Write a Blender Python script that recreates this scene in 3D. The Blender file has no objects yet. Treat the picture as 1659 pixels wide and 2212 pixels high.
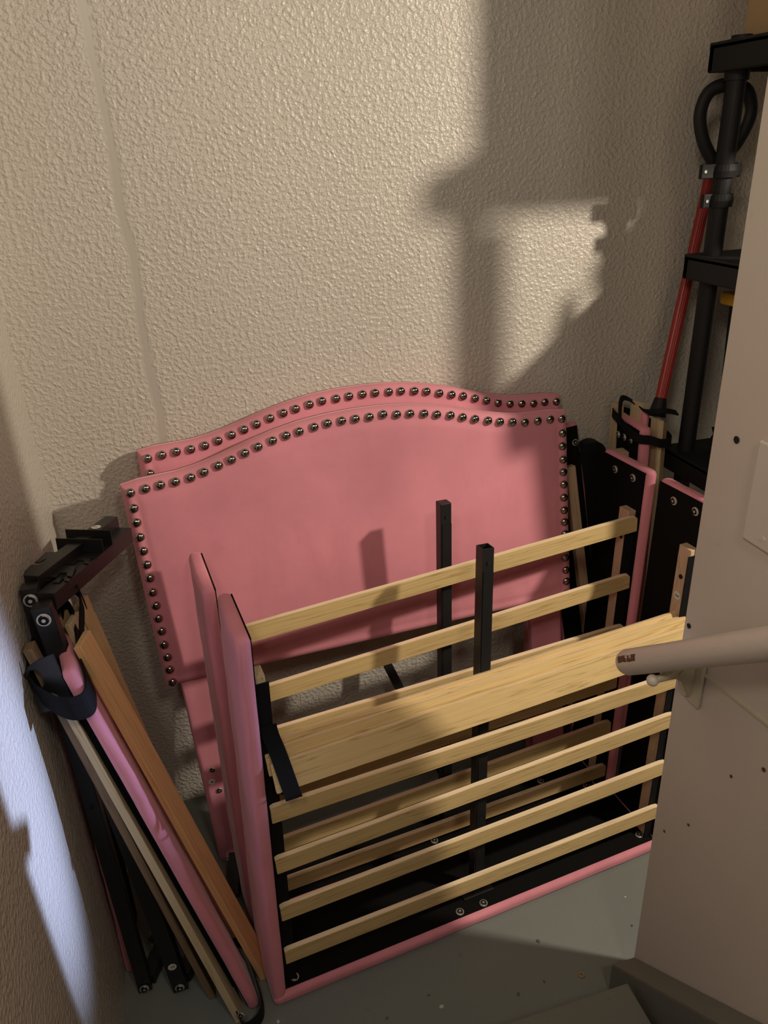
import bpy, bmesh, math, random
from mathutils import Vector, Matrix, noise
random.seed(4)
S = bpy.context.scene

# ------------------------------------------------------------------ camera
cam_d = bpy.data.cameras.new('camera'); cam = bpy.data.objects.new('camera', cam_d)
S.collection.objects.link(cam)
Rw = ((0.96088948, -0.1545189, 0.22981582), (-0.27377183, -0.40501266, 0.87236101), (-0.04171795, -0.90115962, -0.43147533))
cam.matrix_world = Matrix(((Rw[0][0], -Rw[0][1], -Rw[0][2], 0.33352), (Rw[1][0], -Rw[1][1], -Rw[1][2], -1.839),
                           (Rw[2][0], -Rw[2][1], -Rw[2][2], 1.76189), (0, 0, 0, 1)))
cam_d.sensor_fit = 'VERTICAL'; cam_d.sensor_height = 24; cam_d.lens = 24 * 1660 / 2212
cam_d.clip_start = 0.02
S.camera = cam

# ------------------------------------------------------------------ world, lights, exposure
w = bpy.data.worlds.new('world'); S.world = w; w.use_nodes = True
bg = w.node_tree.nodes['Background']; bg.inputs[0].default_value = (1.0, 0.8, 0.62, 1); bg.inputs[1].default_value = 0.022

def lamp(name, kind, loc, energy, color, size=None, target=None, spot=None, blend=0.3):
    l = bpy.data.lights.new(name, kind); l.energy = energy; l.color = color
    o = bpy.data.objects.new(name, l); S.collection.objects.link(o); o.location = loc
    if size is not None:
        if kind == 'AREA': l.size = size
        else: l.shadow_soft_size = size
    if target: o.rotation_euler = (Vector(target) - Vector(loc)).to_track_quat('-Z', 'Y').to_euler()
    if spot: l.spot_size = math.radians(spot); l.spot_blend = blend
    return o
# bare bulb in the storage room behind the stair wall
lamp('room_bulb', 'POINT', (2.6, -1.65, 2.35), 200, (1.0, 0.88, 0.72), 0.06)
# ceiling light over the stairs, behind and above the photographer
lamp('stair_light', 'AREA', (0.72, -2.35, 2.62), 7, (1.0, 0.87, 0.72), 0.22, (0.75, -0.4, 0.5))
# added fill on the left beside the viewer, brightening the beige wall
lamp('wall_fill_light', 'AREA', (0.06, -1.9, 2.4), 9, (1.0, 0.88, 0.74), 0.3, (1.1, -1.6, 2.15))
# cool daylight from a far window, coming through the gap past the wall end
_w = lamp('window_daylight', 'SPOT', (4.3, -0.93, 1.22), 1500, (0.48, 0.60, 1.0), 0.05, (0.0, -0.79, 0.84), 15, 1.0); _w.scale = (0.36, 1, 1)

S.view_settings.view_transform = 'Standard'; S.view_settings.look = 'None'
S.view_settings.gamma = 1.0; S.view_settings.use_curve_mapping = False
S.view_settings.exposure = 0.0

# ------------------------------------------------------------------ materials
def mat(name, color, rough=0.6, metal=0.0, **k):
    m = bpy.data.materials.new(name); m.use_nodes = True
    b = m.node_tree.nodes['Principled BSDF']
    b.inputs['Base Color'].default_value = (*color, 1); b.inputs['Roughness'].default_value = rough
    b.inputs['Metallic'].default_value = metal
    for n, v in k.items(): b.inputs[n.replace('_', ' ')].default_value = v
    return m
def nodes(m): return m.node_tree.nodes, m.node_tree.links, m.node_tree.nodes['Principled BSDF']
def coord(m, out='Object', scale=(1, 1, 1), rot=(0, 0, 0)):
    n, l, b = nodes(m); tc = n.new('ShaderNodeTexCoord'); mp = n.new('ShaderNodeMapping')
    mp.inputs['Scale'].default_value = scale; mp.inputs['Rotation'].default_value = rot
    l.new(tc.outputs[out], mp.inputs[0]); return mp.outputs[0]
def noise_n(m, vec, scale, detail=2, rough=0.5):
    n, l, b = nodes(m); t = n.new('ShaderNodeTexNoise'); t.inputs['Scale'].default_value = scale
    t.inputs['Detail'].default_value = detail; t.inputs['Roughness'].default_value = rough
    l.new(vec, t.inputs['Vector']); return t.outputs['Fac']
def ramp(m, fac, stops):
    n, l, b = nodes(m); r = n.new('ShaderNodeValToRGB'); e = r.color_ramp.elements
    while len(e) < len(stops): e.new(0.5)
    for i, (p, c) in enumerate(stops):
        e[i].position = p; e[i].color = (*c, 1) if len(c) == 3 else c
    l.new(fac, r.inputs[0]); return r.outputs[0]
def bump(m, h, dist, strength=1.0, prev=None):
    n, l, b = nodes(m); x = n.new('ShaderNodeBump'); x.inputs['Distance'].default_value = dist
    x.inputs['Strength'].default_value = strength; l.new(h, x.inputs['Height'])
    if prev is not None: l.new(prev, x.inputs['Normal'])
    l.new(x.outputs[0], b.inputs['Normal']); return x.outputs[0]
def mix(m, fac, a, b_):
    n, l, b = nodes(m); x = n.new('ShaderNodeMix'); x.data_type = 'RGBA'
    for s, v in ((0, fac), (6, a), (7, b_)):
        if hasattr(v, 'links') or hasattr(v, 'is_linked'): l.new(v, x.inputs[s])
        else: x.inputs[s].default_value = v if s == 0 else (*v, 1)
    return x.outputs[2]
def math_n(m, op, a, b_=0.0):
    n, l, b = nodes(m); x = n.new('ShaderNodeMath'); x.operation = op
    for i, v in enumerate((a, b_)):
        if isinstance(v, (int, float)): x.inputs[i].default_value = v
        else: l.new(v, x.inputs[i])
    return x.outputs[0]

def make_stucco(name, base, seam_x=None):
    m = mat(name, base, 0.34); n, l, b = nodes(m); v = coord(m)
    big = noise_n(m, v, 2.2, 3)
    col = ramp(m, big, [(0.3, tuple(c * 0.93 for c in base)), (0.7, base)])
    f1 = noise_n(m, v, 105, 1.5, 0.5); f2 = noise_n(m, v, 260, 2, 0.5)
    h1 = ramp(m, f1, [(0.40, (0, 0, 0)), (0.75, (1, 1, 1))])
    h = math_n(m, 'ADD', h1, math_n(m, 'MULTIPLY', f2, 0.35))
    if seam_x is not None:
        sep = n.new('ShaderNodeSeparateXYZ'); l.new(v, sep.inputs[0])
        wob = math_n(m, 'MULTIPLY', math_n(m, 'SUBTRACT', noise_n(m, v, 6, 2), 0.5), 0.03)
        d = math_n(m, 'ABSOLUTE', math_n(m, 'ADD', math_n(m, 'SUBTRACT', sep.outputs[0], seam_x), wob))
        mask = ramp(m, math_n(m, 'MULTIPLY', d, 10), [(0.06, (0, 0, 0)), (0.16, (1, 1, 1))])
        h = math_n(m, 'MULTIPLY', h, mask)
        col = mix(m, mask, tuple(c * 0.84 for c in base), col)
    l.new(col, b.inputs['Base Color'])
    bump(m, h, 0.0026, 0.8)
    return m
M = {}
M['wall_back'] = make_stucco('wall_back_paint', (0.60, 0.55, 0.475), 0.272)
M['wall_left'] = make_stucco('wall_left_paint', (0.60, 0.55, 0.475))

def smooth_paint(name, base, rough, scuff, spots=(0.8, 0.8, 0.75), bumpd=0.0006):
    m = mat(name, base, rough); n, l, b = nodes(m); v = coord(m)
    a = noise_n(m, v, 1.7, 4, 0.6)
    col = ramp(m, a, [(0.25, tuple(c * 0.9 for c in base)), (0.75, tuple(c * 1.04 for c in base))])
    s = noise_n(m, v, 16, 5, 0.65)
    col = mix(m, ramp(m, s, [(0.66, (0, 0, 0)), (0.76, (scuff,) * 3)]), col, tuple(c * 0.35 for c in base))
    vo = n.new('ShaderNodeTexVoronoi'); vo.inputs['Scale'].default_value = 22; l.new(v, vo.inputs['Vector'])
    col = mix(m, ramp(m, vo.outputs['Distance'], [(0.03, (0.7,) * 3), (0.07, (0, 0, 0))]), col, spots)
    l.new(col, b.inputs['Base Color'])
    bump(m, noise_n(m, v, 60, 4), bumpd, 0.6)
    return m
M['wall_right'] = smooth_paint('wall_right_paint', (0.60, 0.53, 0.445), 0.5, 0.25, (0.53, 0.47, 0.39))
M['floor'] = smooth_paint('floor_paint', (0.185, 0.20, 0.18), 0.5, 0.5, (0.22, 0.22, 0.2), 0.0012)
M['stair'] = smooth_paint('stair_paint', (0.15, 0.15, 0.125), 0.5, 0.6, (0.24, 0.24, 0.21), 0.0012)
M['rail_paint'] = smooth_paint('handrail_paint', (0.66, 0.585, 0.50), 0.42, 0.3, (0.56, 0.5, 0.43), 0.0015)
M['bare_wood'] = mat('bare_dark_wood', (0.11, 0.045, 0.022), 0.6)

def velvet(name, base, nap):
    m = mat(name, base, 0.85); n, l, b = nodes(m); v = coord(m)
    a = noise_n(m, v, 3.0, 4, 0.55); s = noise_n(m, coord(m, scale=(1, 1, 0.3)), 14, 4, 0.6)
    col = ramp(m, a, [(0.3, tuple(c * 0.80 for c in base)), (0.7, tuple(min(1, c * 1.1) for c in base))])
    col = mix(m, ramp(m, s, [(0.52, (0, 0, 0)), (0.75, (0.5,) * 3)]), col, nap)
    l.new(col, b.inputs['Base Color'])
    b.inputs['Sheen Weight'].default_value = 0.35; b.inputs['Sheen Roughness'].default_value = 0.35
    b.inputs['Sheen Tint'].default_value = (1.0, 0.72, 0.78, 1)
    bp = bump(m, a, 0.004, 0.5); bump(m, noise_n(m, v, 900, 2), 0.0004, 0.5, bp)
    return m
M['velvet'] = velvet('pink_velvet', (0.74, 0.275, 0.33), (0.64, 0.22, 0.28))
M['lining'] = mat('black_dust_cloth', (0.004, 0.0037, 0.0036), 0.85, Specular_IOR_Level=0.15)
bump(M['lining'], noise_n(M['lining'], coord(M['lining']), 700, 2), 0.0004, 0.6)
M['webbing'] = mat('black_webbing', (0.006, 0.006, 0.0065), 0.8, Specular_IOR_Level=0.2)
_n, _l, _b = nodes(M['webbing']); _w = _n.new('ShaderNodeTexWave'); _w.inputs['Scale'].default_value = 260
_l.new(coord(M['webbing']), _w.inputs['Vector']); bump(M['webbing'], _w.outputs['Fac'], 0.0005, 0.6)
M['black_metal'] = mat('black_powder_coat', (0.010, 0.0095, 0.009), 0.42)
bump(M['black_metal'], noise_n(M['black_metal'], coord(M['black_metal']), 500, 2), 0.0002, 0.4)
M['hole'] = mat('deep_black', (0.003, 0.003, 0.003), 0.9)
M['plastic'] = mat('black_plastic', (0.008, 0.008, 0.0085), 0.6, Specular_IOR_Level=0.3)
M['chrome'] = mat('zinc_plated_steel', (0.66, 0.64, 0.60), 0.34, 0.65)
M['nail'] = mat('polished_nickel', (0.42, 0.38, 0.34), 0.12, 1.0)
M['white'] = mat('white_sticker', (0.72, 0.70, 0.64), 0.5)
M['ink'] = mat('black_ink', (0.02, 0.02, 0.02), 0.6)
M['ivory'] = mat('ivory_plastic', (0.52, 0.47, 0.34), 0.4)
M['plate'] = mat('cover_plate_plastic', (0.62, 0.57, 0.5), 0.35)
M['red'] = mat('red_painted_steel', (0.30, 0.018, 0.014), 0.38)
M['yellow'] = mat('yellow_plastic', (0.55, 0.30, 0.02), 0.45)
M['cardboard'] = mat('cardboard', (0.36, 0.24, 0.12), 0.8)
M['tape'] = mat('packing_tape', (0.42, 0.30, 0.17), 0.25)
M['dirt'] = mat('paint_debris', (0.12, 0.10, 0.08), 0.8)
M['chip'] = mat('pale_debris', (0.55, 0.5, 0.42), 0.7)

def wood(name, base, dark, axis=0, sc=1.0):
    m = mat(name, base, 0.5); n, l, b = nodes(m)
    s = [26, 26, 26]; s[axis] = 0.7
    v = coord(m, scale=tuple(k * sc for k in s))
    oi = n.new('ShaderNodeObjectInfo'); add = n.new('ShaderNodeVectorMath'); add.operation = 'ADD'
    mul = n.new('ShaderNodeVectorMath'); mul.operation = 'SCALE'; mul.inputs[3].default_value = 37
    cx = n.new('ShaderNodeCombineXYZ')
    for i in range(3): l.new(oi.outputs['Random'], cx.inputs[i])
    l.new(cx.outputs[0], mul.inputs[0]); l.new(v, add.inputs[0]); l.new(mul.outputs[0], add.inputs[1]); v = add.outputs[0]
    g = n.new('ShaderNodeTexNoise'); g.inputs['Scale'].default_value = 2.2; g.inputs['Detail'].default_value = 3
    g.inputs['Distortion'].default_value = 0.4; l.new(v, g.inputs['Vector'])
    w2 = math_n(m, 'FRACT', math_n(m, 'MULTIPLY', g.outputs['Fac'], 7.0))
    gr = ramp(m, w2, [(0.0, dark), (0.12, base), (0.8, tuple(min(1, c * 1.08) for c in base)), (1.0, tuple((a + c) / 2 for a, c in zip(base, dark)))])
    fine = noise_n(m, v, 7, 3, 0.7)
    col = mix(m, ramp(m, fine, [(0.55, (0, 0, 0)), (0.8, (0.45,) * 3)]), gr, dark)
    l.new(col, b.inputs['Base Color']); bump(m, fine, 0.0005, 0.4)
    return m
M['slat'] = wood('pine_slat', (0.66, 0.475, 0.215), (0.43, 0.28, 0.10), 0)
M['slat_edge'] = wood('pine_slat_lit_edge', (0.88, 0.71, 0.48), (0.70, 0.52, 0.30), 0)  # pale edge grain, with the light from above put into its colour
M['slat_z'] = wood('pine_slat_upright', (0.56, 0.40, 0.20), (0.36, 0.22, 0.09), 2)
M['pale_z'] = wood('pale_birch', (0.58, 0.47, 0.29), (0.40, 0.29, 0.15), 2)
M['brown_z'] = wood('brown_ply', (0.24, 0.16, 0.09), (0.14, 0.085, 0.04), 2)
M['cleat'] = wood('pine_cleat', (0.58, 0.41, 0.27), (0.42, 0.27, 0.15), 2)
M['orange_z'] = wood('orange_pine', (0.74, 0.46, 0.22), (0.56, 0.31, 0.12), 2)

# ------------------------------------------------------------------ mesh helpers
def link(name, bm, m, parent=None, smooth=False, mtx=None):
    me = bpy.data.meshes.new(name); bmesh.ops.recalc_face_normals(bm, faces=bm.faces[:]); bm.to_mesh(me); bm.free()
    for x in (m if isinstance(m, (list, tuple)) else [m]): me.materials.append(x)
    o = bpy.data.objects.new(name, me); S.collection.objects.link(o)
    if smooth:
        for p in me.polygons: p.use_smooth = True
    if parent is not None: o.parent = parent
    if mtx is not None: o.matrix_local = mtx
    return o
def smooth_by_angle(o, ang=35):
    bm = bmesh.new(); bm.from_mesh(o.data)
    for e in bm.edges:
        e.smooth = not (len(e.link_faces) == 2 and e.calc_face_angle(0) > math.radians(ang))
    for f in bm.faces: f.smooth = True
    bm.to_mesh(o.data); bm.free(); return o
def thing(name, label, cat, mtx=None, loc=None, group=None, kind=None):
    o = bpy.data.objects.new(name, None); S.collection.objects.link(o); o.empty_display_size = 0.05
    if mtx is not None: o.matrix_world = mtx
    if loc is not None: o.location = loc
    return tag(o, label, cat, group, kind)
def tag(o, label, cat, group=None, kind=None):
    if label: o['label'] = label
    if cat: o['category'] = cat
    if group: o['group'] = group
    if kind: o['kind'] = kind
    return o
def add_box(bm, x0, x1, y0, y1, z0, z1, bev=0.0, mi=0):
    vs = [bm.verts.new((x, y, z)) for z in (z0, z1) for y in (y0, y1) for x in (x0, x1)]
    fs = [bm.faces.new([vs[i] for i in q]) for q in ((0, 2, 3, 1), (4, 5, 7, 6), (0, 1, 5, 4), (2, 6, 7, 3), (0, 4, 6, 2), (1, 3, 7, 5))]
    for f in fs: f.material_index = mi
    if bev > 0:
        es = list({e for f in fs for e in f.edges})
        r = bmesh.ops.bevel(bm, geom=es, offset=bev, segments=2, profile=0.5, affect='EDGES')
        for f in r['faces']: f.material_index = mi
    return bm
def box(x0, x1, y0, y1, z0, z1, bev=0.0): return add_box(bmesh.new(), x0, x1, y0, y1, z0, z1, bev)
def prism(bm, pts, y0, y1, bev=0.0, axis='y', mi=0):
    """outline pts extruded; axis y: pts are (x,z); axis z: (x,y); axis x: (y,z)"""
    f = {'y': lambda p, t: (p[0], t, p[1]), 'z': lambda p, t: (p[0], p[1], t), 'x': lambda p, t: (t, p[0], p[1])}[axis]
    a = [bm.verts.new(f(p, y0)) for p in pts]; b = [bm.verts.new(f(p, y1)) for p in pts]
    fs = [bm.faces.new(a), bm.faces.new(b[::-1])]
    n = len(pts)
    for i in range(n): fs.append(bm.faces.new((a[i], b[i], b[(i + 1) % n], a[(i + 1) % n])))
    for q in fs: q.material_index = mi
    bmesh.ops.recalc_face_normals(bm, faces=fs)
    if bev > 0:
        es = [e for e in {e for q in fs for e in q.edges} if e.calc_face_angle(0) > 0.6]
        r = bmesh.ops.bevel(bm, geom=es, offset=bev, segments=2, affect='EDGES', clamp_overlap=True)
        for q in r['faces']: q.material_index = mi
    return bm
def cyl(bm, c, r, h, axis='z', seg=16, r2=None, mi=0):
    mt = Matrix.Translation(c)
    if axis == 'x': mt = mt @ Matrix.Rotation(math.pi / 2, 4, 'Y')
    if axis == 'y': mt = mt @ Matrix.Rotation(-math.pi / 2, 4, 'X')
    r_ = bmesh.ops.create_cone(bm, cap_ends=True, segments=seg, radius1=r, radius2=r if r2 is None else r2, depth=h, matrix=mt)
    for v in r_['verts']:
        for f in v.link_faces: f.material_index = mi
    return bm
def tube_path(bm, pts, r, seg=10, closed=False, flat=None, mi=0):
    """swept tube through pts; r may be a function of t; flat=(rx,ry) makes an oval/strap"""
    P = [Vector(p) for p in pts]; n = len(P); rings = []
    up = Vector((0, 0, 1)); last = None
    for i, p in enumerate(P):
        a = P[(i - 1) % n] if (closed or i > 0) else p; b = P[(i + 1) % n] if (closed or i < n - 1) else p
        t = (b - a).normalized()
        s = (last - t * last.dot(t)) if last is not None else t.cross(up)
        if s.length < 1e-4: s = t.cross(Vector((1, 0, 0)))
        s.normalize(); last = s; u = s.cross(t)
        rr = r(i / max(1, n - 1)) if callable(r) else r
        rx, ry = flat if flat else (rr, rr)
        rings.append([bm.verts.new(p + s * rx * math.cos(2 * math.pi * k / seg) + u * ry * math.sin(2 * math.pi * k / seg)) for k in range(seg)])
    m = n if closed else n - 1
    for i in range(m):
        A, B = rings[i], rings[(i + 1) % n]
        for k in range(seg):
            f = bm.faces.new((A[k], A[(k + 1) % seg], B[(k + 1) % seg], B[k])); f.material_index = mi
    if not closed:
        bm.faces.new(rings[0][::-1]); bm.faces.new(rings[-1])
    return bm
def spline(pts, n=8, closed=False):
    P = [Vector(p) for p in pts]; out = []; m = len(P)
    g = (lambda i: P[i % m]) if closed else (lambda i: P[max(0, min(m - 1, i))])
    for i in range(m if closed else m - 1):
        a, b, c, d = g(i - 1), g(i), g(i + 1), g(i + 2)
        for k in range(n):
            t = k / n
            out.append(0.5 * ((2 * b) + (c - a) * t + (2 * a - 5 * b + 4 * c - d) * t * t + (3 * b - a - 3 * c + d) * t ** 3))
    if not closed: out.append(P[-1])
    return out
def strip(bm, pts, width_vec, thick, closed=False, mi=0):
    """flat webbing: centre line pts, constant width vector, thickness"""
    P = [Vector(p) for p in pts]; wv = Vector(width_vec) / 2; n = len(P); R = []
    for i, p in enumerate(P):
        a = P[(i - 1) % n] if (closed or i > 0) else p; b = P[(i + 1) % n] if (closed or i < n - 1) else p
        nn = (b - a).cross(wv); nn = nn.normalized() * thick / 2 if nn.length > 1e-9 else Vector((0, thick / 2, 0))
        R.append([bm.verts.new(q) for q in (p - wv - nn, p + wv - nn, p + wv + nn, p - wv + nn)])
    for i in range(n if closed else n - 1):
        A, B = R[i], R[(i + 1) % n]
        for k in range(4): bm.faces.new((A[k], A[(k + 1) % 4], B[(k + 1) % 4], B[k])).material_index = mi
    if not closed: bm.faces.new(R[0][::-1]); bm.faces.new(R[-1])
    return bm
def padded(L, wd, th, r=0.011, puff=0.003, seg=30, seed=0, lean=0.0, wob=0.0016, x0=0.0):
    """upholstered board: thickness x 0..th, width y 0..wd, length z 0..L; x shears with lean*z"""
    bm = bmesh.new(); prof = []
    def corner(cx, cy, a0):
        for k in range(4):
            a = a0 + k * math.pi / 6; prof.append((cx + r * math.cos(a), cy + r * math.sin(a)))
    corner(th - r, wd - r, 0); mids = 4
    for k in range(1, mids): prof.append((th - r - (th - 2 * r) * 0 if False else th - r - (th - 2 * r) * k / mids, wd))
    corner(r, wd - r, math.pi / 2)
    for k in range(1, 7): prof.append((0, wd - r - (wd - 2 * r) * k / 7))
    corner(r, r, math.pi)
    for k in range(1, mids): prof.append((r + (th - 2 * r) * k / mids, 0))
    corner(th - r, r, 1.5 * math.pi)
    for k in range(1, 7): prof.append((th, r + (wd - 2 * r) * k / 7))
    rings = []
    zs = [0, r * 0.3, r] + [r + (L - 2 * r) * k / seg for k in range(1, seg)] + [L - r, L - r * 0.3, L]
    for z in zs:
        e = min(z, L - z); ins = 0 if e >= r else r - math.sqrt(max(0, r * r - (r - e) ** 2))
        ring = []
        for (x, y) in prof:
            cx, cy = th / 2, wd / 2
            px = cx + (x - cx) * (1 - ins / (th / 2) * 0.8); py = cy + (y - cy) * (1 - ins / (wd / 2))
            nz = noise.noise(Vector((x * 25 + seed, y * 14, z * 9 + seed * 3))) * wob + noise.noise(Vector((seed, y * 40, z * 30))) * wob * 0.5
            if x < th * 0.9: px -= nz * 1.0 + puff * math.sin(math.pi * min(1, max(0, y / wd))) * (1 - ins / r)
            if y < r * 1.2: py += nz * 1.3
            ring.append(bm.verts.new((px + x0 + lean * z, py, z)))
        rings.append(ring)
    n = len(prof)
    for A, B in zip(rings, rings[1:]):
        for k in range(n): bm.faces.new((A[k], A[(k + 1) % n], B[(k + 1) % n], B[k]))
    bm.faces.new(rings[0][::-1]); bm.faces.new(rings[-1])
    return bm
def basis(p0, p1, yv):
    """matrix: z from p0 to p1, y near yv, origin p0"""
    z = (Vector(p1) - Vector(p0)); L = z.length; z.normalize(); y = Vector(yv); y = (y - z * y.dot(z)).normalized(); x = y.cross(z)
    return Matrix(((x.x, y.x, z.x, p0[0]), (x.y, y.y, z.y, p0[1]), (x.z, y.z, z.z, p0[2]), (0, 0, 0, 1))), L

_bolt = {}
def bolt_mesh():
    if 'b' in _bolt: return _bolt['b']
    bm = bmesh.new()
    cyl(bm, (0, 0, 0.0008), 0.0105, 0.0016, seg=20)                       # washer
    bmesh.ops.create_cone(bm, cap_ends=True, segments=20, radius1=0.0082, radius2=0.0074, depth=0.0026, matrix=Matrix.Translation((0, 0, 0.0029)))
    n0 = len(bm.faces); cyl(bm, (0, 0, 0.0043), 0.0032, 0.0006, seg=6)
    bm.faces.ensure_lookup_table()
    for f in bm.faces[n0:]: f.material_index = 1
    me = bpy.data.meshes.new('bolt'); bm.to_mesh(me); bm.free(); me.materials.append(M['chrome']); me.materials.append(M['hole'])
    _bolt['b'] = me; return me
def bolt(parent, loc, normal, s=1.0, name='bolt'):
    o = bpy.data.objects.new(name, bolt_mesh()); S.collection.objects.link(o); o.parent = parent
    q = Vector(normal).to_track_quat('Z', 'Y').to_matrix().to_4x4()
    o.matrix_local = Matrix.Translation(loc) @ q @ Matrix.Scale(s, 4); return o
def sticker(parent, loc, normal, up, text, r=0.009, tcol='ink', rot=0.0):
    """round printed number sticker: disc with the digits in relief of a hair"""
    z = Vector(normal).normalized(); y = Vector(up); y = (y - z * y.dot(z)).normalized(); x = y.cross(z)
    base = Matrix(((x.x, y.x, z.x, loc[0]), (x.y, y.y, z.y, loc[1]), (x.z, y.z, z.z, loc[2]), (0, 0, 0, 1)))
    bm = bmesh.new(); cyl(bm, (0, 0, 0.0003), r, 0.0006, seg=24)
    if text:
        cu = bpy.data.curves.new('digit', 'FONT'); cu.body = text; cu.size = r * (1.5 if len(text) == 1 else 1.15); cu.align_x = 'CENTER'; cu.align_y = 'CENTER'
        cu.offset = r * 0.02
        to = bpy.data.objects.new('digit', cu); S.collection.objects.link(to); bpy.context.view_layer.update()
        me = to.to_mesh(); t = bmesh.new(); t.from_mesh(me); to.to_mesh_clear(); bpy.data.objects.remove(to)
        rr = Matrix.Rotation(rot, 4, 'Z')
        vm = {}
        for v in t.verts: vm[v.index] = bm.verts.new(rr @ Vector((v.co.x, v.co.y, 0.0008)))
        for f in t.faces:
            try: bm.faces.new([vm[v.index] for v in f.verts]).material_index = 1
            except ValueError: pass
        t.free()
    return link('number_sticker', bm, [M['white'], M[tcol]], parent, mtx=base)

# ------------------------------------------------------------------ the setting
def struct(name, bm, m, parent=None, label=None):
    o = link(name, bm, m, parent)
    if parent is None: o['kind'] = 'structure'
    if label: o['label'] = label
    return o
struct('floor', box(-0.15, 4.6, -4.0, 0.15, -0.1, 0.0), M['floor'], label='grey-green painted concrete floor')
struct('wall_back', box(-0.15, 4.6, 0.0, 0.12, 0.0, 2.75), M['wall_back'], label='cream rough-textured back wall with a vertical painted seam')
struct('wall_left', box(-0.13, -0.008, -4.0, 0.0, 0.0, 2.75), M['wall_left'], label='cream rough-textured wall on the left')
wr = struct('wall_right', box(1.115, 1.235, -4.0, -0.892, 0.0, 2.75, 0.0015), M['wall_right'], label='smooth beige stair wall ending beside the bed parts')
bm = bmesh.new(); prism(bm, [(-0.925, 0.921), (-1.8, 1.005), (-1.8, 1.0095), (-0.925, 0.9255)], 1.1115, 1.1165, axis='x')
struct('trim_1', bm, M['ivory'], label='thin raised joint line across the beige wall')
for k, (y, z, r) in enumerate([(-0.945, 1.345, 0.006), (-0.905, 0.99, 0.005), (-0.985, 0.60, 0.003), (-1.06, 0.79, 0.003), (-0.925, 0.52, 0.003), (-1.12, 0.86, 0.004)]):
    bm = bmesh.new(); cyl(bm, (1.1155, y, z), r, 0.004, 'x', 10, r * 0.6)
    o = link('nail_hole' if k == 0 else 'nail_hole', bm, M['hole'] if r > 0.0045 else M['bare_wood'], wr)

# stairs: the first steps rising towards the viewer
st = thing('stair_flight', 'grey painted wooden steps beginning at the lower right', 'stairs', loc=(0, 0, 0)); st['kind'] = 'structure'; del st['category']
def local(bm): return bm
for k in range(2):
    z = 0.155 + 0.19 * k; y = -0.972 - 0.235 * k
    link('riser', box(0.0, 1.04, y - 0.045, y - 0.03, 0.0 if k == 0 else z - 0.19, z - 0.03), M['stair'], st)
    o = link('tread', box(0.0, 1.043, y - 0.275, y, z - 0.03, z, 0.003), M['stair'], st)
# skirt board following the pitch along the right wall
bm = bmesh.new()
prism(bm, [(-0.893, 0.0), (-0.893, 0.095), (-1.30, 0.457), (-2.0, 1.08), (-2.0, 0.60), (-1.33, 0.0)], 1.058, 1.1145, 0.002, 'x')
struct('trim_2', bm, M['stair'], label='grey painted skirt board rising along the beige wall')

# ------------------------------------------------------------------ handrail
p0, p1 = Vector((1.035, -0.85, 0.893)), Vector((1.035, -1.75, 1.618))
rl = thing('handrail', 'beige painted round handrail with chipped end on the right wall', 'handrail', loc=p0)
mt, L = basis((0, 0, 0), p1 - p0, (1, 0, 0))
bm = bmesh.new(); R_ = 0.0235; zz = [0, 0.0015, 0.005, 0.011] + [0.011 + (L - 0.011) * k / 24 for k in range(1, 25)]
rings = []
for i, z in enumerate(zz):
    rr = [0.013, 0.019, 0.0222, R_][i] if i < 4 else R_ + 0.0006 * noise.noise(Vector((z * 9, 0, 0)))
    rings.append([bm.verts.new((rr * math.cos(a * math.pi / 14), rr * math.sin(a * math.pi / 14), z)) for a in range(28)])
for A, B in zip(rings, rings[1:]):
    for k in range(28): bm.faces.new((A[k], A[(k + 1) % 28], B[(k + 1) % 28], B[k]))
bm.faces.new(rings[0][::-1]); bm.faces.new(rings[-1])
# bare patches where the paint has chipped off at the end
m = M['rail_paint'].copy(); m.name = 'handrail_paint_chipped'; n_, l_, b_ = nodes(m); v = coord(m)
sep = n_.new('ShaderNodeSeparateXYZ'); l_.new(v, sep.inputs[0])
nz = noise_n(m, v, 75, 5, 0.65)
zf = ramp(m, math_n(m, 'MULTIPLY', sep.outputs[2], 8), [(0.05, (0, 0, 0)), (0.14, (1, 1, 1)), (0.60, (1,) * 3), (0.72, (0, 0, 0))])
ang = math_n(m, 'ARCTAN2', sep.outputs[1], sep.outputs[0])
af = ramp(m, math_n(m, 'ABSOLUTE', math_n(m, 'SUBTRACT', ang, -1.95)), [(0.22, (1, 1, 1)), (0.48, (0, 0, 0))])
msk = ramp(m, math_n(m, 'MULTIPLY', math_n(m, 'MULTIPLY', zf, af), math_n(m, 'ADD', nz, 0.08)), [(0.47, (0, 0, 0)), (0.48, (1, 1, 1))])
old = b_.inputs['Base Color'].links[0].from_socket
l_.new(mix(m, msk, old, (0.10, 0.04, 0.02)), b_.inputs['Base Color'])
link('rail', bm, m, rl, True, mt)
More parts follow.
